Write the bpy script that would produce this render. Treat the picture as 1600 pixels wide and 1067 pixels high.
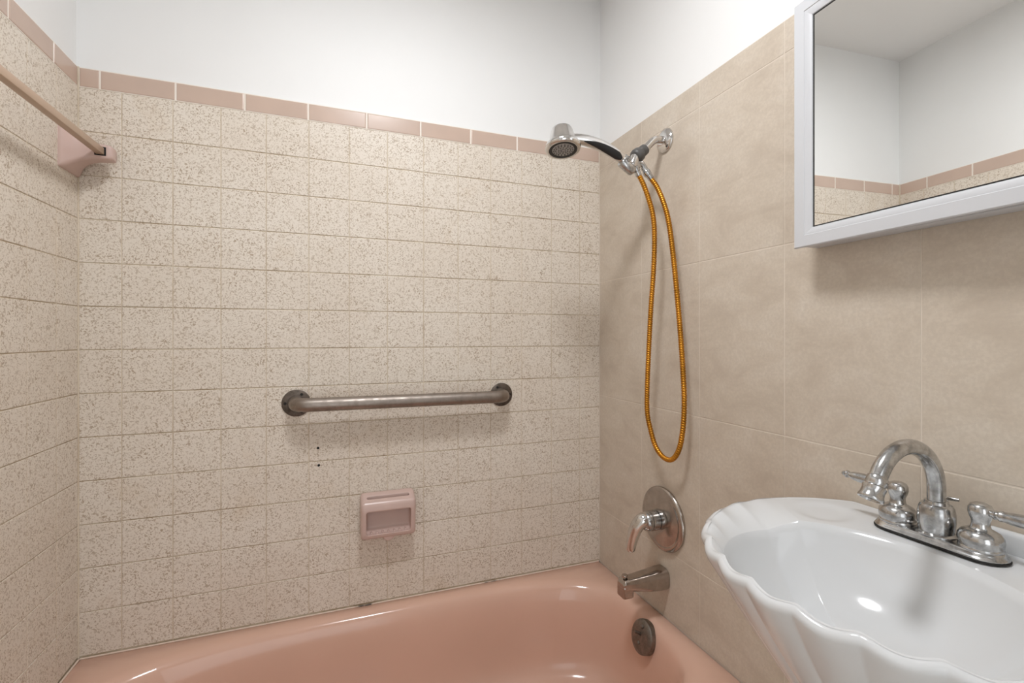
import bpy, bmesh, math, random
from mathutils import Vector, Matrix
random.seed(7)
for o in list(bpy.data.objects): bpy.data.objects.remove(o)
S = bpy.context.scene
COL = S.collection
PI = math.pi

# ------------------------------------------------------------------ camera
CZ = 1.18
cam = bpy.data.cameras.new('camera'); co = bpy.data.objects.new('camera', cam); COL.objects.link(co)
co.location = (0, 0, CZ); co.rotation_euler = (PI/2, 0, -math.radians(20.4))
cam.sensor_width = 36; cam.lens = 36*737/1600; cam.shift_y = -7.5/1600; cam.clip_start = .01
S.camera = co
# ------------------------------------------------------------------ world (fill light let in through an added, unseen doorway)
w = bpy.data.worlds.new('world'); S.world = w; w.use_nodes = True
w.node_tree.nodes['Background'].inputs[0].default_value = (.95, .975, 1, 1)
w.node_tree.nodes['Background'].inputs[1].default_value = 1.6
LAMP = 60.0      # emission of the ceiling lamp's glass
S.view_settings.view_transform = 'Standard'; S.view_settings.look = 'None'
S.view_settings.gamma = 1; S.view_settings.exposure = 0.24
S.view_settings.use_curve_mapping = False

# room planes (tile faces)
LX, RX, BY, FY = -.604, .886, 1.479, -.85
CEIL = 2.40
TUBZ = .3755; TUBF = .72

# ------------------------------------------------------------------ materials
def new_mat(name):
    m = bpy.data.materials.new(name); m.use_nodes = True
    nt = m.node_tree
    return m, nt, nt.nodes['Principled BSDF']
def N(nt, t, **kw):
    n = nt.nodes.new(t)
    for k, v in kw.items():
        if hasattr(n, k): setattr(n, k, v)
        else: n.inputs[k.replace('_', ' ')].default_value = v
    return n
def ramp(nt, stops, src):
    r = nt.nodes.new('ShaderNodeValToRGB'); e = r.color_ramp.elements
    while len(e) < len(stops): e.new(.5)
    for el, (p, c) in zip(e, stops):
        el.position = p; el.color = (*c, 1) if len(c) == 3 else c
    nt.links.new(src, r.inputs[0]); return r
def mix(nt, fac, a, b):
    x = nt.nodes.new('ShaderNodeMix'); x.data_type = 'RGBA'
    for sock, v in ((x.inputs[0], fac), (x.inputs[6], a), (x.inputs[7], b)):
        if isinstance(v, (tuple, float, int)):
            sock.default_value = v if not isinstance(v, tuple) else (*v, 1)
        else: nt.links.new(v, sock)
    return x.outputs[2]
def pos(nt):
    return nt.nodes.new('ShaderNodeNewGeometry').outputs['Position']
def noise(nt, vec, scale, detail=2., rough=.5, dist=0.):
    n = N(nt, 'ShaderNodeTexNoise', Scale=scale, Detail=detail, Roughness=rough, Distortion=dist)
    nt.links.new(vec, n.inputs['Vector']); return n.outputs['Fac']
def bump(nt, b, h, strength, dist):
    n = N(nt, 'ShaderNodeBump', Strength=strength, Distance=dist)
    nt.links.new(h, n.inputs['Height']); nt.links.new(n.outputs[0], b.inputs['Normal'])
def simple(name, col, rough=.5, metal=0., spec=.5, vary=.06, scale=18., coat=0.):
    m, nt, b = new_mat(name)
    f = noise(nt, pos(nt), scale, 3.)
    c2 = tuple(max(0, x*(1-vary*2)) for x in col)
    r = ramp(nt, [(.3, c2), (.7, col)], f)
    nt.links.new(r.outputs[0], b.inputs['Base Color'])
    b.inputs['Roughness'].default_value = rough; b.inputs['Metallic'].default_value = metal
    b.inputs['Specular IOR Level'].default_value = spec
    b.inputs['Coat Weight'].default_value = coat; b.inputs['Coat Roughness'].default_value = .06
    return m

M = {}
def mk_speckle():
    m, nt, b = new_mat('speckled_tile')
    p = pos(nt)
    # small irregular flecks, evenly scattered
    n1 = noise(nt, p, 215., .6, .5, 1.0)
    n2 = noise(nt, p, 150., 1.0, .5, 1.6)
    f1 = ramp(nt, [(.575, (0,0,0)), (.66, (1,1,1))], n1)
    f2 = ramp(nt, [(.585, (0,0,0)), (.65, (1,1,1))], n2)
    mx = N(nt, 'ShaderNodeMath', operation='MAXIMUM')
    nt.links.new(f1.outputs[0], mx.inputs[0]); nt.links.new(f2.outputs[0], mx.inputs[1])
    dr = ramp(nt, [(.35, (.65,.65,.65)), (.62, (.95,.95,.95))], noise(nt, p, 24., 2.))
    mu = N(nt, 'ShaderNodeMath', operation='MULTIPLY')
    nt.links.new(mx.outputs[0], mu.inputs[0]); nt.links.new(dr.outputs[0], mu.inputs[1])
    tone = ramp(nt, [(.3, (.73,.655,.565)), (.7, (.77,.705,.62))], noise(nt, p, 5., 3.))
    fl = ramp(nt, [(.35, (.40,.31,.22)), (.65, (.51,.42,.325))], noise(nt, p, 60., 1.))
    c = mix(nt, mu.outputs[0], tone.outputs[0], fl.outputs[0])
    # soft rusty and soapy stains with shapes of their own
    st = ramp(nt, [(.60, (0,0,0)), (.80, (.40,.40,.40))], noise(nt, p, 7., 4., .6))
    c = mix(nt, st.outputs[0], c, (.60,.47,.33))
    nt.links.new(c, b.inputs['Base Color'])
    b.inputs['Roughness'].default_value = .42; b.inputs['Specular IOR Level'].default_value = .25
    bump(nt, b, noise(nt, p, 120., 2.), .06, .002)
    return m
M['speckle'] = mk_speckle()
def mk_grout(name, light, dark, lo, hi):
    m, nt, b = new_mat(name); p = pos(nt)
    f = ramp(nt, [(lo, (0,0,0)), (hi, (1,1,1))], noise(nt, p, 6., 5., .65))
    c = mix(nt, f.outputs[0], light, dark)
    nt.links.new(c, b.inputs['Base Color']); b.inputs['Roughness'].default_value = .8
    return m
M['grout'] = mk_grout('aged_grout', (.66,.57,.44), (.36,.26,.15), .42, .70)
M['pale_grout'] = mk_grout('pale_grout', (.86,.80,.73), (.76,.68,.58), .4, .8)
M['beige_grout'] = mk_grout('beige_grout', (.70,.62,.53), (.58,.50,.41), .4, .8)
M['caulk'] = mk_grout('stained_caulk', (.74,.60,.50), (.12,.10,.08), .585, .64)
M['joint'] = mk_grout('joint_grout', (.70,.61,.49), (.52,.42,.30), .40, .75)
def mk_stone():
    m, nt, b = new_mat('beige_stone_tile'); p = pos(nt)
    mp = N(nt, 'ShaderNodeMapping'); mp.inputs['Scale'].default_value = (1, 1, 1.8)
    nt.links.new(p, mp.inputs[0]); q = mp.outputs[0]
    a = noise(nt, q, 7., 8., .68, .5); f = noise(nt, p, 160., 3., .7)
    c = ramp(nt, [(.30, (.51,.43,.345)), (.5, (.61,.53,.435)), (.72, (.67,.60,.51))], a).outputs[0]
    c = mix(nt, ramp(nt, [(.40, (.40,.40,.40)), (.62, (0,0,0))], f).outputs[0], c, (.50,.425,.35))
    nt.links.new(c, b.inputs['Base Color'])
    b.inputs['Roughness'].default_value = .42; b.inputs['Specular IOR Level'].default_value = .35
    bump(nt, b, f, .08, .001)
    return m
M['stone'] = mk_stone()
def mk_paint(name, col, rough):
    m, nt, b = new_mat(name); p = pos(nt)
    c = ramp(nt, [(.3, tuple(x*.97 for x in col)), (.7, col)], noise(nt, p, 3., 3.))
    nt.links.new(c.outputs[0], b.inputs['Base Color']); b.inputs['Roughness'].default_value = rough
    bump(nt, b, noise(nt, p, 45., 3.), .05, .004)
    return m
M['paint'] = mk_paint('white_gloss_paint', (.85,.85,.84), .55)
M['ceilpaint'] = mk_paint('ceiling_paint', (.88,.88,.87), .8)
M['floor'] = mk_paint('floor_tile', (.68,.63,.57), .4)
M['pinktile'] = simple('pink_trim_glaze', (.58,.44,.36), .22, spec=.5, vary=.04, scale=9)
M['pinkcer'] = simple('pink_ceramic', (.61,.45,.40), .24, spec=.3, vary=.03, scale=14)
M['pinktub'] = simple('pink_enamel', (.72,.465,.36), .14, spec=.5, vary=.03, scale=4)
M['white_cer'] = simple('white_porcelain', (.68,.69,.695), .12, vary=.01, scale=5)
M['white_wood'] = simple('white_lacquer', (.61,.62,.64), .35, vary=.01, scale=6)
M['black'] = simple('black_rubber', (.012,.012,.013), .45, vary=.1)
M['hole'] = simple('dark_hole', (.006,.005,.005), .9, vary=.1)
M['greyplastic'] = simple('grey_plastic', (.09,.085,.08), .45, vary=.1, scale=60)
M['nozzle'] = simple('nozzle_grey', (.40,.38,.36), .45, vary=.2, scale=200)
M['tan_bar'] = simple('tan_plastic_bar', (.50,.36,.26), .35, vary=.03)
M['gunk'] = simple('dark_seal', (.02,.018,.016), .8, vary=.2, scale=80)
def mk_metal(name, col, rough, wear=.25, wscale=40., anis=0.):
    m, nt, b = new_mat(name); p = pos(nt)
    n = noise(nt, p, wscale, 5., .65)
    c = ramp(nt, [(.32, tuple(x*(1-wear) for x in col)), (.6, col)], n)
    nt.links.new(c.outputs[0], b.inputs['Base Color'])
    r = ramp(nt, [(.3, (min(1,rough*1.9),)*3), (.65, (rough,)*3)], n)
    nt.links.new(r.outputs[0], b.inputs['Roughness'])
    b.inputs['Metallic'].default_value = 1
    return m
M['chrome'] = mk_metal('chrome', (.72,.70,.68), .07, .12)
M['warmchrome'] = mk_metal('brushed_nickel', (.50,.45,.41), .13, .22, 30)
M['oldchrome'] = mk_metal('pitted_chrome', (.60,.60,.595), .13, .45, 75)
M['steel'] = mk_metal('dull_steel', (.33,.285,.25), .34, .22, 30)
M['pewter'] = mk_metal('dark_pewter', (.27,.245,.22), .30, .35, 60)
M['flange'] = mk_metal('dark_steel_flange', (.17,.142,.12), .42, .25, 60)
M['gold'] = mk_metal('gold_hose', (.60,.27,.035), .27, .45, 14)
m, nt, b = new_mat('mirror_silver'); b.inputs['Metallic'].default_value = 1; b.inputs['Roughness'].default_value = .01
b.inputs['Base Color'].default_value = (.93,.94,.93,1); M['mirror'] = m
m, nt, b = new_mat('lamp_glass'); b.inputs['Base Color'].default_value = (.9,.9,.88,1)
b.inputs['Emission Color'].default_value = (.955,.97,1,1); b.inputs['Emission Strength'].default_value = LAMP; M['lamp'] = m

# ------------------------------------------------------------------ mesh helpers
def obj(name, bm, mat, parent=None, smooth=40, loc=None):
    me = bpy.data.meshes.new(name)
    if isinstance(bm, bmesh.types.BMesh):
        bmesh.ops.recalc_face_normals(bm, faces=bm.faces)
        bm.to_mesh(me); bm.free()
    else: me = bm
    me.materials.clear(); me.materials.append(M[mat])
    if smooth:
        for p in me.polygons: p.use_smooth = True
        me.set_sharp_from_angle(angle=math.radians(smooth))
    o = bpy.data.objects.new(name, me); COL.objects.link(o)
    if parent: o.parent = parent
    if loc: o.location = loc
    return o
def thing(name, loc=(0,0,0)):
    o = bpy.data.objects.new(name, None); COL.objects.link(o); o.location = loc; o.empty_display_size = .05
    return o
def tag(o, label=None, cat=None, group=None, kind=None):
    if label: o['label'] = label
    if cat: o['category'] = cat
    if group: o['group'] = group
    if kind: o['kind'] = kind
    return o
def box_bm(lo, hi, bev=0., seg=2, bm=None):
    bm = bm or bmesh.new()
    c = [(a+b)/2 for a, b in zip(lo, hi)]; s = [b-a for a, b in zip(lo, hi)]
    r = bmesh.ops.create_cube(bm, size=1, matrix=Matrix.Translation(c) @ Matrix.Diagonal((*s, 1)))
    if bev:
        es = list({e for v in r['verts'] for e in v.link_edges})
        bmesh.ops.bevel(bm, geom=es, offset=bev, segments=seg, affect='EDGES', profile=.5)
    return bm
def frame_for(d):
    d = Vector(d).normalized()
    up = Vector((0,0,1)) if abs(d.z) < .95 else Vector((1,0,0))
    x = up.cross(d).normalized(); y = d.cross(x)
    return x, y, d
def rings_bm(rings, cap0=True, cap1=True, closed=False, bm=None):
    bm = bm or bmesh.new()
    vs = [[bm.verts.new(p) for p in r] for r in rings]
    n = len(rings[0]); R = len(vs)
    for i in range(R if closed else R-1):
        a, b2 = vs[i], vs[(i+1) % R]
        for j in range(n):
            k = (j+1) % n
            bm.faces.new((a[j], a[k], b2[k], b2[j]))
    if not closed:
        if cap0: bm.faces.new(vs[0][::-1])
        if cap1: bm.faces.new(vs[-1])
    return bm
def lathe(prof, origin, axis, seg=32, bm=None):
    """prof: list of (radius, distance along axis)."""
    x, y, d = frame_for(axis); o = Vector(origin)
    rings = [[o + d*h + (x*math.cos(2*PI*j/seg) + y*math.sin(2*PI*j/seg))*max(r, 1e-5) for j in range(seg)] for r, h in prof]
    return rings_bm(rings, bm=bm)
def tube(pts, rad, seg=14, bm=None, squash=None):
    pts = [Vector(p) for p in pts]; n = len(pts)
    rad = rad if isinstance(rad, (list, tuple)) else [rad]*n
    tang = [(pts[min(i+1, n-1)] - pts[max(i-1, 0)]).normalized() for i in range(n)]
    x, y, _ = frame_for(tang[0]); rings = []
    for i in range(n):
        t = tang[i]
        x = (x - t*x.dot(t)).normalized(); y = t.cross(x)
        rings.append([pts[i] + (x*math.cos(2*PI*j/seg) + y*math.sin(2*PI*j/seg))*rad[i] for j in range(seg)])
    return rings_bm(rings, bm=bm)
def catmull(pts, per=8):
    P = [Vector(p) for p in pts]; P = [P[0]*2-P[1]] + P + [P[-1]*2-P[-2]]; out = []
    for i in range(1, len(P)-2):
        for k in range(per):
            t = k/per; a, b_, c, d = P[i-1], P[i], P[i+1], P[i+2]
            out.append(.5*((2*b_) + (c-a)*t + (2*a-5*b_+4*c-d)*t*t + (3*b_-a-3*c+d)*t**3))
    out.append(P[-2]); return out
def rrect(hw, hh, r, per=5):
    """rounded rectangle in 2D, counterclockwise"""
    pts = []
    for cx, cy, a0 in ((hw-r, hh-r, 0), (-hw+r, hh-r, PI/2), (-hw+r, -hh+r, PI), (hw-r, -hh+r, 1.5*PI)):
        for k in range(per+1):
            a = a0 + k/per*PI/2; pts.append((cx+r*math.cos(a), cy+r*math.sin(a)))
    return pts
def fuse(bm_list, cuts, voxel, smooth_it=4, factor=.5):
    """union of closed solids minus cutters, voxel-remeshed so that the edges come out soft like glaze"""
    def tmp(bm):
        bmesh.ops.recalc_face_normals(bm, faces=bm.faces)
        me = bpy.data.meshes.new('tmp'); bm.to_mesh(me); bm.free()
        o = bpy.data.objects.new('tmp', me); COL.objects.link(o); return o
    objs = [tmp(b_) for b_ in bm_list]; cut = [tmp(c) for c in cuts]
    base = objs[0]
    for o in objs[1:] + cut:
        md = base.modifiers.new('b', 'BOOLEAN'); md.object = o; md.solver = 'EXACT'
        md.operation = 'UNION' if o in objs else 'DIFFERENCE'
    md = base.modifiers.new('r', 'REMESH'); md.mode = 'VOXEL'; md.voxel_size = voxel
    md = base.modifiers.new('s', 'SMOOTH'); md.iterations = smooth_it; md.factor = factor
    dg = bpy.context.evaluated_depsgraph_get(); dg.update()
    me = bpy.data.meshes.new_from_object(base.evaluated_get(dg))
    for o in objs + cut:
        d = o.data; bpy.data.objects.remove(o); bpy.data.meshes.remove(d)
    return me

# ------------------------------------------------------------------ room shell
def wall(name, lo, hi, mat, label):
    return tag(obj(name, box_bm(lo, hi), mat, smooth=0), label, 'wall', kind='structure')
G = .0060      # plaster lies this far behind the tile faces
wall_back = wall('wall_back', (LX-.12, BY+G, 0), (RX+.12, BY+.12, CEIL), 'paint', 'back wall behind the tub, speckled tile below white paint')
wall_left = wall('wall_left', (LX-.12, FY, 0), (LX-G, BY+G, CEIL), 'paint', 'left wall with speckled tile and the towel bar')
wall_right = wall('wall_right', (RX+G, FY, 0), (RX+.12, BY+G, CEIL), 'paint', 'right wall with large beige tiles, shower fittings and sink')
DX0, DX1, DZ = -.42, .34, 2.03  # opening added behind the camera to let the world's fill light in
bm = box_bm((LX-.12, FY-.10, 0), (DX0, FY, CEIL)); box_bm((DX1, FY-.10, 0), (RX+.12, FY, CEIL), bm=bm); box_bm((DX0, FY-.10, DZ), (DX1, FY, CEIL), bm=bm)
wall_front = tag(obj('wall_front', bm, 'paint', smooth=0), 'white wall with an added doorway opposite the tub', 'wall', kind='structure')
floor = tag(obj('floor', box_bm((LX-.12, FY-.10, -.10), (RX+.12, BY+.12, 0)), 'floor', smooth=0), 'beige bathroom floor beside the tub', 'floor', kind='structure')
ceiling = tag(obj('ceiling', box_bm((LX-.12, FY-.10, CEIL), (RX+.12, BY+.12, CEIL+.10)), 'ceilpaint', smooth=0), 'plain white bathroom ceiling, seen in the mirror', 'ceiling', kind='structure')
door = thing('added_doorway', (0, FY, 0)); tag(door, 'white casing around the added fill-light doorway opposite the tub', 'doorway', kind='structure')
for lo, hi in (((DX0-.07, 0, 0), (DX0, .018, DZ+.07)), ((DX1, 0, 0), (DX1+.07, .018, DZ+.07)), ((DX0, 0, DZ), (DX1, .018, DZ+.07))):
    obj('casing', box_bm(lo, hi, .004), 'white_wood', door)

# ------------------------------------------------------------------ wall tiles
_cache = {}
def tile_mesh(wd, ht, key, mat, edge=.0014, top_round=0.):
    k = (round(wd, 4), round(ht, 4), key)
    if k in _cache: return _cache[k]
    t = .0045; bm = bmesh.new(); rings = []
    for inset, dep in ((0, -t), (0, -edge*.75), (edge*.35, -edge*.2), (edge*1.1, 0)):
        tr = inset + (top_round*{0:0, 1:0}.get(inset, 0))
        rings.append([Vector((sx*(wd/2-inset), dep, sz*(ht/2-inset))) for sx, sz in ((-1,-1),(1,-1),(1,1),(-1,1))])
    # local frame: x along wall, -y depth into wall (face at y=0 pointing +y), z up
    rings_bm(rings, cap0=True, cap1=True, bm=bm)
    bmesh.ops.recalc_face_normals(bm, faces=bm.faces)
    me = bpy.data.meshes.new(key); bm.to_mesh(me); bm.free(); me.materials.append(M[mat]); _cache[k] = me
    return me
def put_tile(name, me, parent, p, rz, jit=.0016):
    o = bpy.data.objects.new(name, me); COL.objects.link(o); o.parent = parent; o.location = p
    o.rotation_euler = (random.uniform(-jit, jit), 0, rz + random.uniform(-jit, jit))
    return o
J = .0022
PZ = .1095; ROW0 = CZ + .6238            # underside of the pink course
rows = [(ROW0-PZ*(k+1), ROW0-PZ*k) for k in range(13)]
TOPZ = CZ + .673
# back wall (face points -y: rotate pi)
xs = [LX+.0006, -.5154] + [-.5154+.1101*k for k in range(1, 13)] + [RX-.0006]
obj('grout', box_bm((LX, BY+.0017, TUBZ-.02), (RX, BY+G, ROW0)), 'grout', wall_back, smooth=0)
obj('pale_grout', box_bm((LX, BY+.0008, ROW0), (RX, BY+G, TOPZ)), 'pale_grout', wall_back, smooth=0)
for z0, z1 in rows:
    zb = max(z0, TUBZ+.0005)
    for a, b2 in zip(xs, xs[1:]):
        put_tile('tile', tile_mesh(b2-a-J, z1-zb-J, 'tile', 'speckle'), wall_back, ((a+b2)/2, BY, (zb+z1)/2), PI)
xp = [LX+.001, -.5605] + [-.5605+.1613*k for k in range(1, 9)] + [RX-.001]
for a, b2 in zip(xp, xp[1:]):
    put_tile('trim_tile', tile_mesh(b2-a-.0034, TOPZ-ROW0-.0025, 'trim_tile', 'pinktile', .003), wall_back, ((a+b2)/2, BY-.0005, (ROW0+TOPZ)/2), PI)
# left wall (face points +x)
ys = [BY-.0006, 1.3835] + [1.3835-.1101*k for k in range(1, 14)]
YE = ys[-1]
obj('grout', box_bm((LX-G, YE, 0), (LX-.0017, BY, ROW0)), 'grout', wall_left, smooth=0)
obj('pale_grout', box_bm((LX-G, YE, ROW0), (LX-.0008, BY, TOPZ)), 'pale_grout', wall_left, smooth=0)
for z0, z1 in [(ROW0-PZ*(k+1), ROW0-PZ*k) for k in range(16)]:
    for a, b2 in zip(ys, ys[1:]):
        zb = z0
        if b2 > TUBF-.02:
            if z1 < TUBZ+.01: continue
            zb = max(z0, TUBZ+.0005)
        elif z0 < 0: zb = .002
        put_tile('tile', tile_mesh(a-b2-J, z1-zb-J, 'tile', 'speckle'), wall_left, (LX, (a+b2)/2, (zb+z1)/2), -PI/2)
yp = [BY-.001, 1.371] + [1.371-.1580*k for k in range(1, 10)]
yp = [y for y in yp if y > YE] + [YE]
for a, b2 in zip(yp, yp[1:]):
    put_tile('trim_tile', tile_mesh(a-b2-.0034, TOPZ-ROW0-.0025, 'trim_tile', 'pinktile', .003), wall_left, (LX+.0005, (a+b2)/2, (ROW0+TOPZ)/2), -PI/2)
def uprights(parent, boxes):
    bm = bmesh.new()
    for lo, hi in boxes: box_bm(lo, hi, bm=bm)
    obj('upright_grout', bm, 'joint', parent, smooth=0)
zs0 = TUBZ+.001
uprights(wall_back, [((x-.0011, BY+.0006, zs0), (x+.0011, BY+.003, ROW0)) for x in xs[1:-1]])
uprights(wall_left, [((LX-.003, y-.0011, zs0 if y > TUBF else .002), (LX-.0006, y+.0011, ROW0)) for y in ys[1:-1]])
obj('corner_grout', tube([(LX+.0006, BY-.0006, TUBZ+.002), (LX+.0006, BY-.0006, TOPZ)], .0020, 8), 'joint', wall_left)
obj('corner_grout', tube([(RX-.0004, BY-.0004, TUBZ+.002), (RX-.0004, BY-.0004, TOPZ-.006)], .0018, 8), 'beige_grout', wall_right)
# right wall: tall beige tiles (face points -x)
yr = [BY-.0008] + [1.4790-.2487*k for k in range(1, 10)] + [FY]
zr = [CZ+.6665, CZ+.5966, CZ+.1945, CZ-.2093, CZ-.6131, CZ-1.0165, .002]
obj('grout', box_bm((RX+.0006, FY, 0), (RX+G, BY, zr[0])), 'beige_grout', wall_right, smooth=0)
for zt, zb in zip(zr, zr[1:]):
    for a, b2 in zip(yr, yr[1:]):
        zz = zb
        if b2 > TUBF-.02:
            if zt < TUBZ: continue
            zz = max(zb, TUBZ+.0005)
        put_tile('tile', tile_mesh(a-b2-.0020, zt-zz-.0024, 'stone_tile', 'stone', .0008), wall_right, (RX, (a+b2)/2, (zz+zt)/2), PI/2, .0006)
# old anchor holes in the back wall
for x, z in ((-.0503, .8569), (-.0486, .8066)):
    obj('drill_hole', lathe([(.0038, -.003), (.0038, .0002), (.0030, .0004)], (x, BY, z), (0,-1,0), 12), 'hole', wall_back)
    
# ------------------------------------------------------------------ bathtub
tub = thing('bathtub', ((LX+RX)/2, (TUBF+BY)/2, 0)); tag(tub, 'pink enamelled bathtub set between three tiled walls', 'bathtub')
TC = Vector(((LX+RX)/2, 1.125, 0)); NT = 128
def sup(a, b_, n, t, z, sh=0.):
    c, s = math.cos(t), math.sin(t)
    r = (abs(c/a)**n + abs(s/b_)**n)**(-1/n)
    return Vector((TC.x + r*c + sh, TC.y + r*s, z))
def rect_pt(t, z, m=0.):
    c, s = math.cos(t), math.sin(t)
    hx = (RX-LX)/2 - .0012 - m; y1 = BY-.0012-TC.y-m; y0 = TC.y-TUBF-m
    cand = []
    if abs(c) > 1e-9: cand.append(hx/abs(c))
    if s > 1e-9: cand.append(y1/s)
    if s < -1e-9: cand.append(y0/-s)
    r = min(cand); return Vector((TC.x+r*c, TC.y+r*s, z))
# sample angles denser in corners, with the exact outer corners included
angs = sorted(set([2*PI*k/NT for k in range(NT)] + [math.atan2(sy, sx) % (2*PI) for sx, sy in (((RX-LX)/2-.0012, BY-.0012-TC.y), (-(RX-LX)/2+.0012, BY-.0012-TC.y), (-(RX-LX)/2+.0012, TUBF-TC.y), ((RX-LX)/2-.0012, TUBF-TC.y))]))
prof = [(.713,.323,4.1,0,0), (.7065,.3165,4.0,-.0010,0), (.700,.310,3.95,-.0036,0), (.6935,.3035,3.9,-.0085,0), (.688,.298,3.85,-.0165,0), (.6835,.2935,3.8,-.029,0),
        (.677,.287,3.75,-.052,.001), (.668,.279,3.7,-.095,.004), (.657,.270,3.7,-.150,.010), (.644,.260,3.6,-.200,.018), (.626,.247,3.5,-.235,.026), (.600,.229,3.4,-.256,.032),
        (.555,.200,3.2,-.266,.036), (.47,.155,2.9,-.270,.038), (.33,.10,2.5,-.272,.038), (.15,.05,2.,-.273,.038), (.03,.02,2.,-.274,.038)]
rings = [[rect_pt(t, .002) for t in angs], [rect_pt(t, TUBZ-.012) for t in angs], [rect_pt(t, TUBZ-.003, .001) for t in angs], [rect_pt(t, TUBZ, .004) for t in angs]]
rings += [[sup(a, b_, n, t, TUBZ+dz, sh) for t in angs] for a, b_, n, dz, sh in prof]
obj('shell', rings_bm(rings, cap0=True, cap1=True), 'pinktub', tub, smooth=60).location = -Vector(tub.location)
def under(parent, o):
    """keep world-space mesh coordinates under a moved Empty"""
    o.parent = parent; o.location = -Vector(parent.location); return o
bm = tube([(LX+.004, BY-.0015, TUBZ+.0005), (RX-.004, BY-.0015, TUBZ+.0005)], .0022, 8)
tube([(LX+.0025, BY-.004, TUBZ+.0005), (LX+.0025, TUBF, TUBZ+.0005)], .0024, 8, bm=bm)
under(tub, obj('caulk_bead', bm, 'caulk'))
on = Vector((-1, 0, .30)).normalized(); oc = Vector((.812, 1.121, TUBZ-.044))
ov = under(tub, obj('overflow_plate', lathe([(.045,-.012), (.0455,.000), (.0445,.005), (.040,.0085), (.030,.0105), (.012,.0115), (0,.0117)], oc, on, 40), 'pewter'))
tag(ov, 'dark tarnished round overflow plate')
ox, oy, _ = frame_for(on)
def child2(o, p):
    o.parent = p; o.location = (0,0,0); return o
side = Vector((0, 1, 0)); upv = on.cross(side).normalized()
if upv.z < 0: upv = -upv
child2(obj('trip_lever', tube([oc+on*.010+upv*.006, oc+on*.018+upv*.010, oc+on*.030+upv*.012, oc+on*.034+upv*.0125], [.004,.0035,.0045,.003], 10), 'pewter'), ov)
for dz in (-.017, .027):
    child2(obj('screw', lathe([(.0055,.008), (.0055,.0125), (.003,.0145), (0,.015)], oc+upv*dz, on, 12), 'pewter'), ov)
under(tub, obj('drain', lathe([(.034,-.003), (.034,.002), (.028,.003), (.026,.0), (0,-.001)], (.60, 1.10, TUBZ-.2675), (0,0,1), 28), 'pewter'))

# ------------------------------------------------------------------ tub spout
sp = thing('tub_spout', (RX, 1.125, .487)); tag(sp, 'brushed nickel tub spout with a diverter knob on the beige wall', 'tub spout')
secs = [(.0005, .0285, .0305, .0, .020), (.010, .0285, .0305, .0, .020), (.020, .028, .0300, -.0003, .019), (.055, .0255, .0265, -.001, .016), (.100, .0225, .0200, .0012, .013), (.128, .0205, .0170, .0030, .011), (.140, .0190, .0150, .0012, .007), (.146, .0150, .0110, -.002, .006)]
rg = []
for d, hw, hh, dz, r in secs: rg.append([Vector((RX-d, 1.125+u, .487+dz+v)) for u, v in rrect(hw, hh, r, 5)])
mouth = box_bm((RX-.1465, 1.125-.0185, .4545), (RX-.112, 1.125+.0185, .490), .0055, 3)
under(sp, obj('spout_body', fuse([rings_bm(rg), mouth], [box_bm((RX-.1425, 1.125-.0145, .44), (RX-.116, 1.125+.0145, .470), .004)], .0012, 3), 'warmchrome', smooth=60))
kb = under(sp, obj('diverter_knob', lathe([(.0035,-.004), (.0035,.008), (.0075,.009), (.0085,.012), (.0075,.015), (0,.016)], (RX-.131, 1.125, .5005), (-.08,0,1), 16), 'warmchrome'))

# ------------------------------------------------------------------ shower valve
va = thing('shower_valve', (RX, 1.124, .655)); tag(va, 'round chrome shower valve with a lever handle above the tub spout', 'shower valve')
vc = Vector((RX, 1.124, .655)); vd = Vector((-1,0,0))
under(va, obj('escutcheon', lathe([(.0905,.0), (.0915,.003), (.0905,.007), (.086,.011), (.079,.0125), (.076,.0118), (.072,.0125), (.055,.016), (.036,.0185), (.030,.019), (0,.019)], vc, vd, 56), 'warmchrome', smooth=55))
sl = under(va, obj('sleeve', lathe([(.029,.018), (.0285,.028), (.0255,.0285), (.0255,.031), (.028,.0315), (.0275,.052), (.0255,.0525), (.0255,.055), (.027,.0555), (.0262,.064), (.022,.069), (0,.071)], vc, vd, 36), 'oldchrome', smooth=40))
lp = [vc+Vector((-.056,0,.006)), vc+Vector((-.071,.003,.004)), vc+Vector((-.083,.010,-.012)), vc+Vector((-.090,.016,-.035)), vc+Vector((-.095,.020,-.058)), vc+Vector((-.098,.022,-.080)), vc+Vector((-.099,.0225,-.088))]
lv = under(va, obj('lever', tube(catmull(lp, 6), [.0235*(1-k/36)**.6*.46+.0100 if k < 34 else .0092 for k in range(37)], 16), 'chrome'))

# ------------------------------------------------------------------ shower arm with swivel and holder
sy = 1.116; az = CZ+.5626
arm = thing('shower_wall_fitting', (RX, sy, az)); tag(arm, 'bent chrome shower arm on a wall flange with dark swivel joint and holder', 'shower arm')
under(arm, obj('flange', lathe([(.0335,.0), (.0345,.002), (.0335,.005), (.026,.010), (.0185,.0125), (.0125,.0135), (0,.0136)], (RX, sy, az), (-1,0,0), 40), 'chrome', smooth=60))
pp = catmull([(RX-.004, sy, az), (RX-.022, sy, az), (RX-.036, sy, az-.003), (RX-.050, sy, az-.013), (RX-.066, sy, az-.029), (RX-.078, sy, az-.041)], 6)
under(arm, obj('pipe', tube(pp, .0107, 18), 'chrome'))
ad = Vector((-.76, 0, -.65)).normalized(); a0 = Vector((RX-.070, sy, az-.033))
under(arm, obj('swivel_nut', lathe([(.0125,.0), (.0150,.002), (.0155,.016), (.0145,.019), (.0165,.021), (.0195,.025), (.0205,.036), (.0190,.043), (.014,.046), (0,.046)], a0, ad, 28), 'greyplastic', smooth=50))
a1 = a0 + ad*.042
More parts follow.
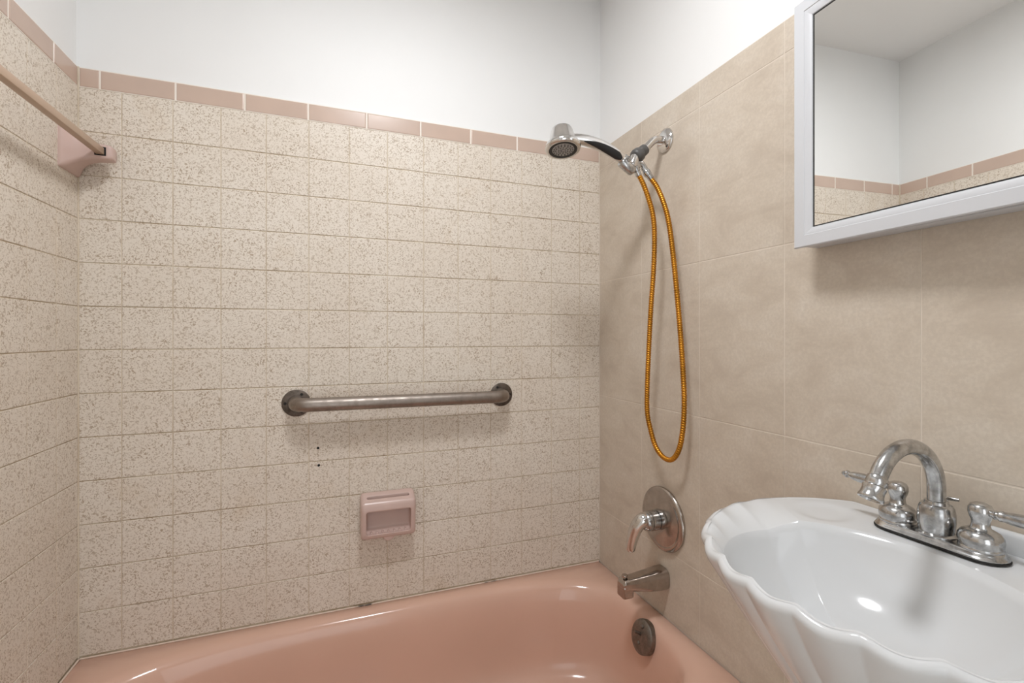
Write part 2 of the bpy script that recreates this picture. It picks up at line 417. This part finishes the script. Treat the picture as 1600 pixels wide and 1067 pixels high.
under(arm, obj('diverter_body', lathe([(.0135,.0), (.0135,.020), (.0125,.030), (.0105,.033), (0,.034)], a1, (-.42,0,-.9), 24), 'chrome', smooth=50))
hp = Vector((.770, sy, 1.655))        # holder cradle
bm = lathe([(.0125,-.030), (.0145,-.028), (.0150,.012), (.0125,.016), (0,.0165)], hp+Vector((-.008,0,-.006)), Vector((.80,0,-.46)), 20)
box_bm((hp.x-.003, sy-.010, hp.z-.004), (hp.x+.026, sy+.010, hp.z+.016), .004, bm=bm)
under(arm, obj('hose_outlet', tube([a1+Vector((-.006,0,-.012)), (.806,1.1165,1.665), (.8155,1.1145,1.650)], .0080, 14), 'oldchrome'))
under(arm, obj('holder', bm, 'oldchrome', smooth=45))

# ------------------------------------------------------------------ hand shower
hs = thing('hand_shower', (.770, sy, 1.655)); tag(hs, 'chrome hand shower with round spray head and black grip in its holder', 'shower head')
hpts = catmull([(.762, sy, 1.6600), (.735, sy, 1.6740), (.700, sy, 1.6890), (.660, sy, 1.7010), (.620, sy, 1.7060), (.588, sy, 1.7050), (.565, sy, 1.7010)], 8)
nn = len(hpts)
hr = [ .0120 + .0035*math.sin(PI*min(1, k/nn*1.15)) for k in range(nn)]
under(hs, obj('handle', tube(hpts, hr, 20), 'chrome', smooth=60))
# grip: a raised black strip along the underside facing the camera
g0, g1 = int(nn*.17), int(nn*.70); gp = hpts[g0:g1]; rg = []
for k, p in enumerate(gp):
    t = k/(len(gp)-1); wdt = .55*(1-t**2.2)*min(1, (k+1)/4) + .06
    tg = (hpts[g0+k+1]-hpts[g0+k-1]).normalized(); sd = Vector((0,-1,0)); dn = tg.cross(sd); 
    if dn.z > 0: dn = -dn
    R_ = hr[g0+k]+.0011; mid = -.62-.35*t*0
    arc = [mid - wdt*1.25 + 2.5*wdt*j/8 for j in range(9)]
    outer = [p + (sd*math.cos(a_) - dn*math.sin(a_))*R_ for a_ in arc]
    inner = [p + (sd*math.cos(a_) - dn*math.sin(a_))*(R_-.004) for a_ in arc[::-1]]
    rg.append(outer+inner)
tag(under(hs, obj('grip', rings_bm(rg), 'black')), 'black rubber grip inset')
under(hs, obj('collar', lathe([(.0145,-.004), (.0165,-.002), (.0165,.003), (.0140,.0045), (.0140,.006), (.0160,.0075), (.0155,.012), (.012,.014)], hpts[3], hpts[7]-hpts[0], 26), 'oldchrome', smooth=40))
def scl(p, k=1.10): return [(a_*k, b_*k) for a_, b_ in p]
hd = Vector((-.03, -.20, -1)).normalized(); hc = Vector((.5545, sy, 1.7235))
head = under(hs, obj('spray_head', lathe(scl([(0,-.005), (.016,-.0045), (.0235,-.001), (.0265,.006), (.0300,.022), (.0330,.034), (.0345,.037), (.0405,.041), (.0425,.045), (.0425,.049), (.0405,.053), (.0370,.0545), (.0335,.0540), (.0330,.0500), (0,.0500)]), hc, hd, 48), 'chrome', smooth=50))
tag(child2(obj('dark_ring', lathe(scl([(.0330,.049), (.0330,.0530), (.0300,.0540), (.0262,.0535), (.0262,.049)]), hc, hd, 44), 'black', smooth=50), head), 'black ring around the nozzles')
face = child2(obj('nozzle_plate', lathe(scl([(.0262,.049), (.0262,.0532), (.024,.0545), (0,.0552)]), hc, hd, 40), 'nozzle', smooth=50), head)
hx, hy, hz = frame_for(hd); bm = bmesh.new()
for rr, cnt in ((.0055, 6), (.0115, 10), (.0175, 14), (.0225, 18)):
    for k in range(cnt):
        a_ = 2*PI*k/cnt + rr*90
        lathe(scl([(.0014,.0535), (.0013,.0562), (.0006,.0566)]), hc+(hx*math.cos(a_)+hy*math.sin(a_))*rr*1.1, hd, 6, bm=bm)
child2(obj('nozzles', bm, 'greyplastic'), head)

# ------------------------------------------------------------------ hose
ho = thing('shower_hose', (.80, 1.09, 1.62)); tag(ho, 'gold ribbed metal shower hose hanging in a long loop', 'shower hose')
HP = [(.7905,1.116,1.640), (.8045,1.107,1.603), (.8155,1.099,1.562), (.8235,1.091,1.515), (.8260,1.088,1.455), (.8260,1.092,1.365), (.8270,1.105,1.262), (.8290,1.117,1.150), (.8310,1.127,1.040), (.8330,1.130,.965), (.8350,1.117,.915), (.8370,1.098,.874), (.8390,1.068,.8505),
      (.8420,1.036,.8505), (.8450,1.012,.881), (.8480,1.000,.935), (.8510,.998,1.010), (.8530,1.006,1.100), (.8540,1.018,1.205), (.8540,1.033,1.320), (.8530,1.047,1.420), (.8510,1.061,1.500), (.8470,1.078,1.555), (.8400,1.095,1.598), (.8310,1.108,1.6235)]
hpt = catmull(HP, 24); L = [0]
for a_, b_ in zip(hpt, hpt[1:]): L.append(L[-1] + (b_-a_).length)
step = .0008; pts, rad = [], []; i = 0; d = 0
while d < L[-1]:
    while L[i+1] < d: i += 1
    t = (d-L[i])/(L[i+1]-L[i]); pts.append(hpt[i].lerp(hpt[i+1], t))
    rad.append(.0071 - .0019*max(0., math.cos(2*PI*d/.0064))**4); d += step
under(ho, obj('hose', tube(pts, rad, 12), 'gold', smooth=180))
def nut(p, q, parent, mat='oldchrome', s=1.):
    p = Vector(p); d = Vector(q)-p
    return under(parent, obj('end_nut', lathe([(.0085*s,.0), (.0090*s,.002), (.0090*s,.013), (.0105*s,.014), (.0110*s,.022), (.0105*s,.028), (.0085*s,.030), (.0085*s,.040), (0,.040)], p, d, 18), mat, smooth=40))
nut(HP[-1], (.8060, 1.117, 1.6600), ho)
nut(Vector(HP[0])+Vector((.004,-.001,-.010)), Vector((.775,1.117,1.668)), ho, s=.95).scale = (1,1,1)

# ------------------------------------------------------------------ grab bar
gb = thing('grab_bar', (.2018, BY, .989)); tag(gb, 'dull steel grab bar mounted across the speckled tile wall', 'grab bar')
gl = Vector((-.1079, BY, .9905)); gr = Vector((.5115, BY, .9885)); off = .056; br = .0192
def elbow(c, sgn):
    pts = [c+Vector((0,-.002,0)), c+Vector((0,-.018,0))]
    rb = .036
    for k in range(1, 9):
        a_ = k/8*PI/2; pts.append(c + Vector((sgn*rb*(1-math.cos(a_)), -(off-rb) - rb*math.sin(a_), 0)))
    return pts
bar_pts = elbow(gl, 1) + elbow(gr, -1)[::-1]
under(gb, obj('bar', tube(bar_pts, br, 28), 'steel', smooth=60))
for c, s_ in ((gl, 1), (gr, -1)):
    fl = under(gb, obj('mounting_flange', lathe([(.0380,.0), (.0385,.0015), (.0380,.0035), (.0360,.0048), (.0225,.0052), (.0215,.0075), (.0190,.0085)], c, (0,-1,0), 44), 'flange', smooth=40))
    for a_ in (PI, PI/3, -PI/3):
        q = c + Vector((s_*math.cos(a_)*.0285, -.0046, math.sin(a_)*.0285))
        child2(obj('screw', lathe([(.0042,-.001), (.0042,.0008), (.0032,.0016), (.0022,.0006), (0,.0004)], q, (0,-1,0), 12), 'gunk'), fl)

# ------------------------------------------------------------------ soap dish
def prism_x(prof_yz, x0, x1, bev=0):
    bm = rings_bm([[Vector((x0, y, z)) for y, z in prof_yz], [Vector((x1, y, z)) for y, z in prof_yz]])
    bmesh.ops.recalc_face_normals(bm, faces=bm.faces)
    if bev: bmesh.ops.bevel(bm, geom=list(bm.edges), offset=bev, segments=3, affect='EDGES', profile=.5)
    return bm
X0, X1 = .0655, .2230
body = prism_x([(BY+.001, .5830), (BY+.001, .7150), (BY-.020, .7135), (BY-.056, .6960), (BY-.060, .6800), (BY-.0525, .6000), (BY-.046, .5870)], X0, X1, .0095)
spill = lathe([(0,-.030), (.016,-.028), (.019,-.010), (.016,.006), (0,.008)], (.1445, BY-.040, .5935), (0,-1,0), 24)
recess = prism_x([(BY-.020, .6700), (BY-.072, .6720), (BY-.072, .6160), (BY-.058, .6030), (BY-.036, .6020), (BY-.022, .6120)], X0+.0150, X1-.0150, .006)
slot = box_bm((X0+.018, BY-.040, .680), (X1-.018, BY-.029, .740), .004)
ridges = [lathe([(0,-.0), (.0032,.001), (.0032,.022), (0,.024)], (X0+.030+.0163*k, BY-.022, .6035), (0,-1,0), 10) for k in range(7)]
dish_me = fuse([body, spill], [recess, slot], .0012, 6)
sd_ = thing('soap_dish', (.1445, BY, .583)); tag(sd_, 'pink ceramic soap dish set on the tiles below the grab bar', 'soap dish')
under(sd_, obj('dish', dish_me, 'pinkcer', smooth=180))
for k, r_ in enumerate(ridges): under(sd_, obj('drain_ridge', r_, 'pinkcer'))

# ------------------------------------------------------------------ towel bar
tb = thing('towel_bar', (LX, 1.12, 1.628)); tag(tb, 'tan square towel bar between pink ceramic posts on the left wall', 'towel bar')
def bracket(yc, face):
    zc = 1.628
    secs = [(-.001,.0455,.0520,.004), (.004,.0455,.0520,.006), (.0075,.0440,.0500,.008), (.012,.0385,.0445,.010), (.020,.0300,.0360,.010), (.030,.0240,.0285,.009), (.044,.0200,.0225,.008), (.060,.0185,.0190,.007), (.082,.0180,.0178,.006), (.089,.0165,.0160,.006), (.091,.0130,.0125,.005)]
    rg = [[Vector((LX+d, yc+u, zc+v)) for u, v in rrect(hy_, hz_, r, 5)] for d, hy_, hz_, r in secs]
    br_ = under(tb, obj('post', rings_bm(rg), 'pinkcer', smooth=50))
    y0 = yc + face*.0181
    child2(obj('socket', box_bm((LX+.069-.0115, min(y0, y0+face*.0008), zc-.0105), (LX+.069+.0115, max(y0, y0+face*.0008), zc+.0105), .0003, 1), 'hole'), br_)
    return br_
YB0, YB1 = 1.432, .800
bracket(YB0, -1); bracket(YB1, 1)
bz = 1.628
under(tb, obj('bar', box_bm((LX+.069-.0080, YB1+.012, bz-.0080), (LX+.069+.0080, YB0-.0150, bz+.0080), .0012, 2), 'tan_bar'))

# ------------------------------------------------------------------ medicine cabinet
mcab = thing('medicine_cabinet', (RX, .432, 1.349)); tag(mcab, 'white framed mirror cabinet hung above the sink', 'mirror cabinet')
ang = math.radians(2.35)
HW, HH = .464, .4665
zb = 1.3493
under(mcab, obj('body', box_bm((.8500, .664-HW+.012, zb+.004), (RX-.0002, .664-.004, zb+HH-.004), .002), 'white_wood'))
# door in its own frame: origin at the hinge-side front bottom corner, +a runs towards the door's free edge
hinge = Vector((.827, .664, zb)); ea = Vector((-math.sin(ang), -math.cos(ang), 0)); en = Vector((-math.cos(ang), math.sin(ang), 0))
def D(a, n, z): return hinge + ea*a + en*n + Vector((0,0,z))
# profile of the frame from outside back to glass: (inset, proud of front plane)
fp = [(.0035,-.0205), (.0020,-.0150), (.0035,-.0120), (.0010,-.0105), (.0,-.0060), (.0,-.0018), (.0018,.0), (.0215,.0), (.0225,-.0012), (.0240,-.0012), (.0345,-.0052), (.0360,-.0085), (.0360,-.0205)]
rg = [[D(i_, n_, i_), D(HW-i_, n_, i_), D(HW-i_, n_, HH-i_), D(i_, n_, HH-i_)] for i_, n_ in fp]
dr = under(mcab, obj('door_frame', rings_bm(rg, closed=True), 'white_wood', smooth=25))
gi = .0352
gm = rings_bm([[D(gi, n_, gi), D(HW-gi, n_, gi), D(HW-gi, n_, HH-gi), D(gi, n_, HH-gi)] for n_ in (-.0115, -.0075)])
under(mcab, obj('mirror', gm, 'mirror', smooth=0))
gk = .0340
bm = rings_bm([[D(i_, n_, i_), D(HW-i_, n_, i_), D(HW-i_, n_, HH-i_), D(i_, n_, HH-i_)] for i_, n_ in ((.0345,-.0070), (.0375,-.0070), (.0375,-.0075), (.0345,-.0075))], closed=True)
under(mcab, obj('mirror_gasket', bm, 'gunk', smooth=0))

# ------------------------------------------------------------------ sink
WX = RX-.0006; ZT = .880; SCY = .412
sink = thing('sink', (WX-.12, SCY, 0)); tag(sink, 'white shell-shaped sink with scalloped rim on the beige wall', 'sink')
QC, QI, WI = .250, .146, .178       # basin centre (distance from wall), half depth, half width
QO, AO, BO = .170, .243, .249       # outer outline ellipse
NS = 420
def outline(t):
    # ray from the basin centre; direction (dq, dw)
    dq, dw = math.cos(t), math.sin(t)
    ox_, ow = QC-QO, 0.
    A_ = (dq/AO)**2 + (dw/BO)**2; B_ = 2*ox_*dq/AO**2; C_ = (ox_/AO)**2-1
    r = (-B_ + math.sqrt(B_*B_-4*A_*C_))/(2*A_)
    front = 1.
    if dq < 0:
        rw = (QC-.0005)/-dq
        if rw < r: r = rw
    return r
def frontness(t):
    a_ = abs(((t+PI) % (2*PI))-PI)          # 0 = straight out from the wall
    return max(0., min(1., (2.05-a_)/.28))
_arc = [0.]
for k in range(1, NS//2+1):
    t0, t1 = 2*PI*(k-1)/NS, 2*PI*k/NS
    p0 = Vector((outline(t0)*math.cos(t0), outline(t0)*math.sin(t0))); p1 = Vector((outline(t1)*math.cos(t1), outline(t1)*math.sin(t1)))
    _arc.append(_arc[-1] + (p1-p0).length)
def lobe(t):
    # lobes spaced along the rim, rounded bulges with sharp creases between them
    a_ = abs(((t+PI) % (2*PI))-PI)
    return abs(math.cos(PI*_arc[min(NS//2, round(a_/(2*PI)*NS))]/.0630))**.8
def inner(t):
    c, s = math.cos(t), math.sin(t); return 1/math.sqrt((c/QI)**2+(s/WI)**2)
def P3(t, r, z, sc=1., qb=None):
    q = QC + r*math.cos(t); w_ = r*math.sin(t)
    if qb is not None: q = qb + (q-qb)*sc; w_ = w_*sc
    return Vector((WX-max(q, .0005), SCY+w_, ZT+z))
T = [2*PI*k/NS for k in range(NS)]
rings = []
for e in (.04, .15, .3, .45, .6, .72, .82, .89, .94, .97, 1.0):
    rings.append([])
    for t in T:
        zi = -.018*frontness(t) - .003
        g = (1-e**3.2); 
        rings[-1].append(P3(t, inner(t)*e, zi - .112*g**.9))
for f in [.03+.93*k/27 for k in range(28)]:
    rings.append([])
    for t in T:
        fr = frontness(t); ri, ro = inner(t), outline(t)
        ro *= 1 + .024*fr*(lobe(t)-.62)
        zi = -.018*fr - .003
        z = zi*(1-f)**1.6 + fr*.010*(lobe(t)**2-.5)*f**1.3*-.5
        # shallow soap hollow beside the faucet deck
        rr_ = ri+(ro-ri)*f; q_ = QC+rr_*math.cos(t); w_ = abs(rr_*math.sin(t))
        hh_ = math.hypot((q_-.098)/.040, (w_-.163)/.036)
        z -= .0030*(lambda u: u*u*(3-2*u))(max(0., min(1., (1.35-hh_)/.7)))
        rings[-1].append(P3(t, ri+(ro-ri)*f, z))
for d_, z_ in ((-.0045, .0003), (.0, -.0006), (.0035,-.0030), (.0055,-.0070), (.0050,-.0120), (.0030,-.0170)):
    rings.append([])
    for t in T:
        fr = frontness(t); ro = outline(t)*(1+.024*fr*(lobe(t)-.62))
        rings[-1].append(P3(t, ro + d_*(1 if fr > 0 or math.cos(t) > -.5 else 1), z_ + fr*.010*(lobe(t)**2-.5)*-.5))
for u in (.10, .2, .32, .45, .6, .75, .9, 1.0):
    rings.append([])
    for t in T:
        fr = frontness(t); ro = outline(t)*(1+(.024+.004*u)*fr*(lobe(t)-.62)) + .0015*(1-u)
        dep = -.017 - .318*u
        sc = 1 - .64*u**1.08
        rings[-1].append(P3(t, ro, dep, sc, qb=.075))
bas = under(sink, obj('basin', rings_bm(rings), 'white_cer', smooth=75))
# fluted pedestal under the bowl
rings = []
for zz, k in ((.548, .80), (.50, .76), (.42, .70), (.30, .68), (.16, .74), (.07, .88), (.03, 1.02), (.0015, 1.05)):
    rings.append([Vector((WX-.118 - .080*k*math.cos(t), SCY + .090*k*math.sin(t)*(1+.0*k), zz)) * 1 for t in T[::6]])
under(sink, obj('pedestal', rings_bm(rings), 'white_cer', smooth=60))
under(sink, obj('drain', lathe([(.022,-.004), (.022,.0015), (.0175,.0025), (.016,.0005), (0,.0)], (WX-QC, SCY, ZT-.1325), (0,0,1), 24), 'oldchrome'))
under(sink, obj('back_ledge', box_bm((WX-.016, .225, ZT-.004), (WX-.0004, .398, ZT+.030), .006, 3), 'white_cer'))

# ------------------------------------------------------------------ faucet
FX, FYc, FZ = .8255, .432, ZT+.0006
fa = thing('faucet', (FX, FYc, FZ)); tag(fa, 'worn chrome gooseneck faucet with two lever handles on the sink', 'faucet')
def stadium(hl, r, z, seg=14):
    pts = []
    for k in range(seg+1):
        a_ = -PI/2 + PI*k/seg; pts.append(Vector((FX+r*math.sin(a_+PI/2+PI/2)*1., 0, 0)))
    pts = []
    for k in range(seg+1):
        a_ = PI*k/seg; pts.append(Vector((FX+r*math.cos(a_), FYc+hl+r*math.sin(a_), z)))
    for k in range(seg+1):
        a_ = PI+PI*k/seg; pts.append(Vector((FX+r*math.cos(a_), FYc-hl+r*math.sin(a_), z)))
    return pts
HLN = .0508
rg = [stadium(HLN+.002, r, FZ+z) for r, z in ((.0270,.0012), (.0275,.0030), (.0262,.0050), (.0248,.0058), (.0240,.0085), (.0225,.0105), (.0200,.0112))]
under(fa, obj('base_plate', rings_bm(rg), 'oldchrome', smooth=45))
under(fa, obj('gasket', rings_bm([stadium(HLN+.002, .0282, FZ-.0004), stadium(HLN+.002, .0284, FZ+.0010), stadium(HLN+.002, .0270, FZ+.0014)]), 'gunk'))
hb = [(.0235,.0105), (.0240,.0125), (.0228,.0145), (.0236,.0165), (.0245,.0220), (.0238,.0280), (.0205,.0330), (.0150,.0362), (.0118,.0375), (.0105,.0400), (.0096,.0450), (.0100,.0490), (.0118,.0530), (.0134,.0590), (.0132,.0650), (.0112,.0695), (.0070,.0718), (0,.0724)]
for sgn in (1, -1):
    c = Vector((FX, FYc+sgn*HLN, FZ))
    h = under(fa, obj('handle_body', lathe(hb, c, (0,0,1), 32), 'oldchrome', smooth=45))
    ld = Vector((-.10, sgn, .06)).normalized()
    child2(obj('lever', lathe([(.0045,.010), (.0045,.0150), (.0062,.0160), (.0062,.0175), (.0045,.0185), (.0050,.0205), (.0070,.0215), (.0072,.0240), (.0066,.0250), (.0078,.0330), (.0086,.0430), (.0082,.0540), (.0066,.0640), (.0048,.0690), (.0044,.0705), (.0062,.0720), (.0064,.0745), (.0040,.0765), (.0030,.0775), (.0040,.0790), (.0028,.0815), (0,.082)], c+Vector((0,0,.0605)), ld, 20), 'oldchrome', smooth=40), h)
under(fa, obj('hub', lathe([(.0245,.0105), (.0245,.0125), (.0205,.0150), (.0212,.0190), (.0222,.0300), (.0218,.0420), (.0205,.0500), (.0188,.0535), (.0175,.0545), (.0150,.0550), (.0140,.0590), (.0110,.0600)], (FX, FYc, FZ), (0,0,1), 36), 'oldchrome', smooth=45))
r_ = .068; cx_, cz_ = FX-r_, 1.0345-.0108-r_
gp = [Vector((FX, FYc, FZ+.052)), Vector((FX, FYc, (FZ+.052+cz_)/2))]
for k in range(25):
    a_ = math.radians(150)*k/24; gp.append(Vector((cx_+r_*math.cos(a_), FYc, cz_+r_*math.sin(a_))))
te = Vector((-math.sin(math.radians(150)), 0, math.cos(math.radians(150)))); ge = gp[-1]
gp.append(ge+te*.012)
sp2 = under(fa, obj('gooseneck', tube(gp, .0110, 24), 'oldchrome', smooth=60))
child2(obj('aerator', lathe([(.0112,-.002), (.0125,.0), (.0128,.008), (.0120,.0095), (.0122,.0120), (.0142,.0135), (.0140,.0160), (.0134,.0190), (.0140,.0250), (.0152,.0280), (.0155,.0300), (.0148,.0315), (.0120,.0318), (.0110,.0290), (0,.0290)], ge+te*.004, te, 28), 'oldchrome', smooth=40), sp2)
under(fa, obj('lift_rod', tube([(FX+.024, FYc, FZ+.008), (FX+.024, FYc, FZ+.058), (FX+.024, FYc-.002, FZ+.060), (FX+.027, FYc-.014, FZ+.0605)], [.0022,.0022,.0030,.0022], 10), 'oldchrome'))

# ------------------------------------------------------------------ ceiling lamp
LPX, LPY = .17, .61
cl = thing('ceiling_light', (LPX, LPY, CEIL)); tag(cl, 'round flat white ceiling lamp above the edge of the tub', 'ceiling lamp')
under(cl, obj('trim_ring', lathe([(.155,.0), (.157,.006), (.155,.022), (.150,.026), (.143,.026), (.140,.022), (.140,.0)], (LPX, LPY, CEIL), (0,0,-1), 48), 'white_wood'))
under(cl, obj('diffuser', lathe([(.1398,.002), (.1398,.0215), (.130,.0240), (.090,.0262), (0,.0275)], (LPX, LPY, CEIL), (0,0,-1), 48), 'lamp', smooth=60))
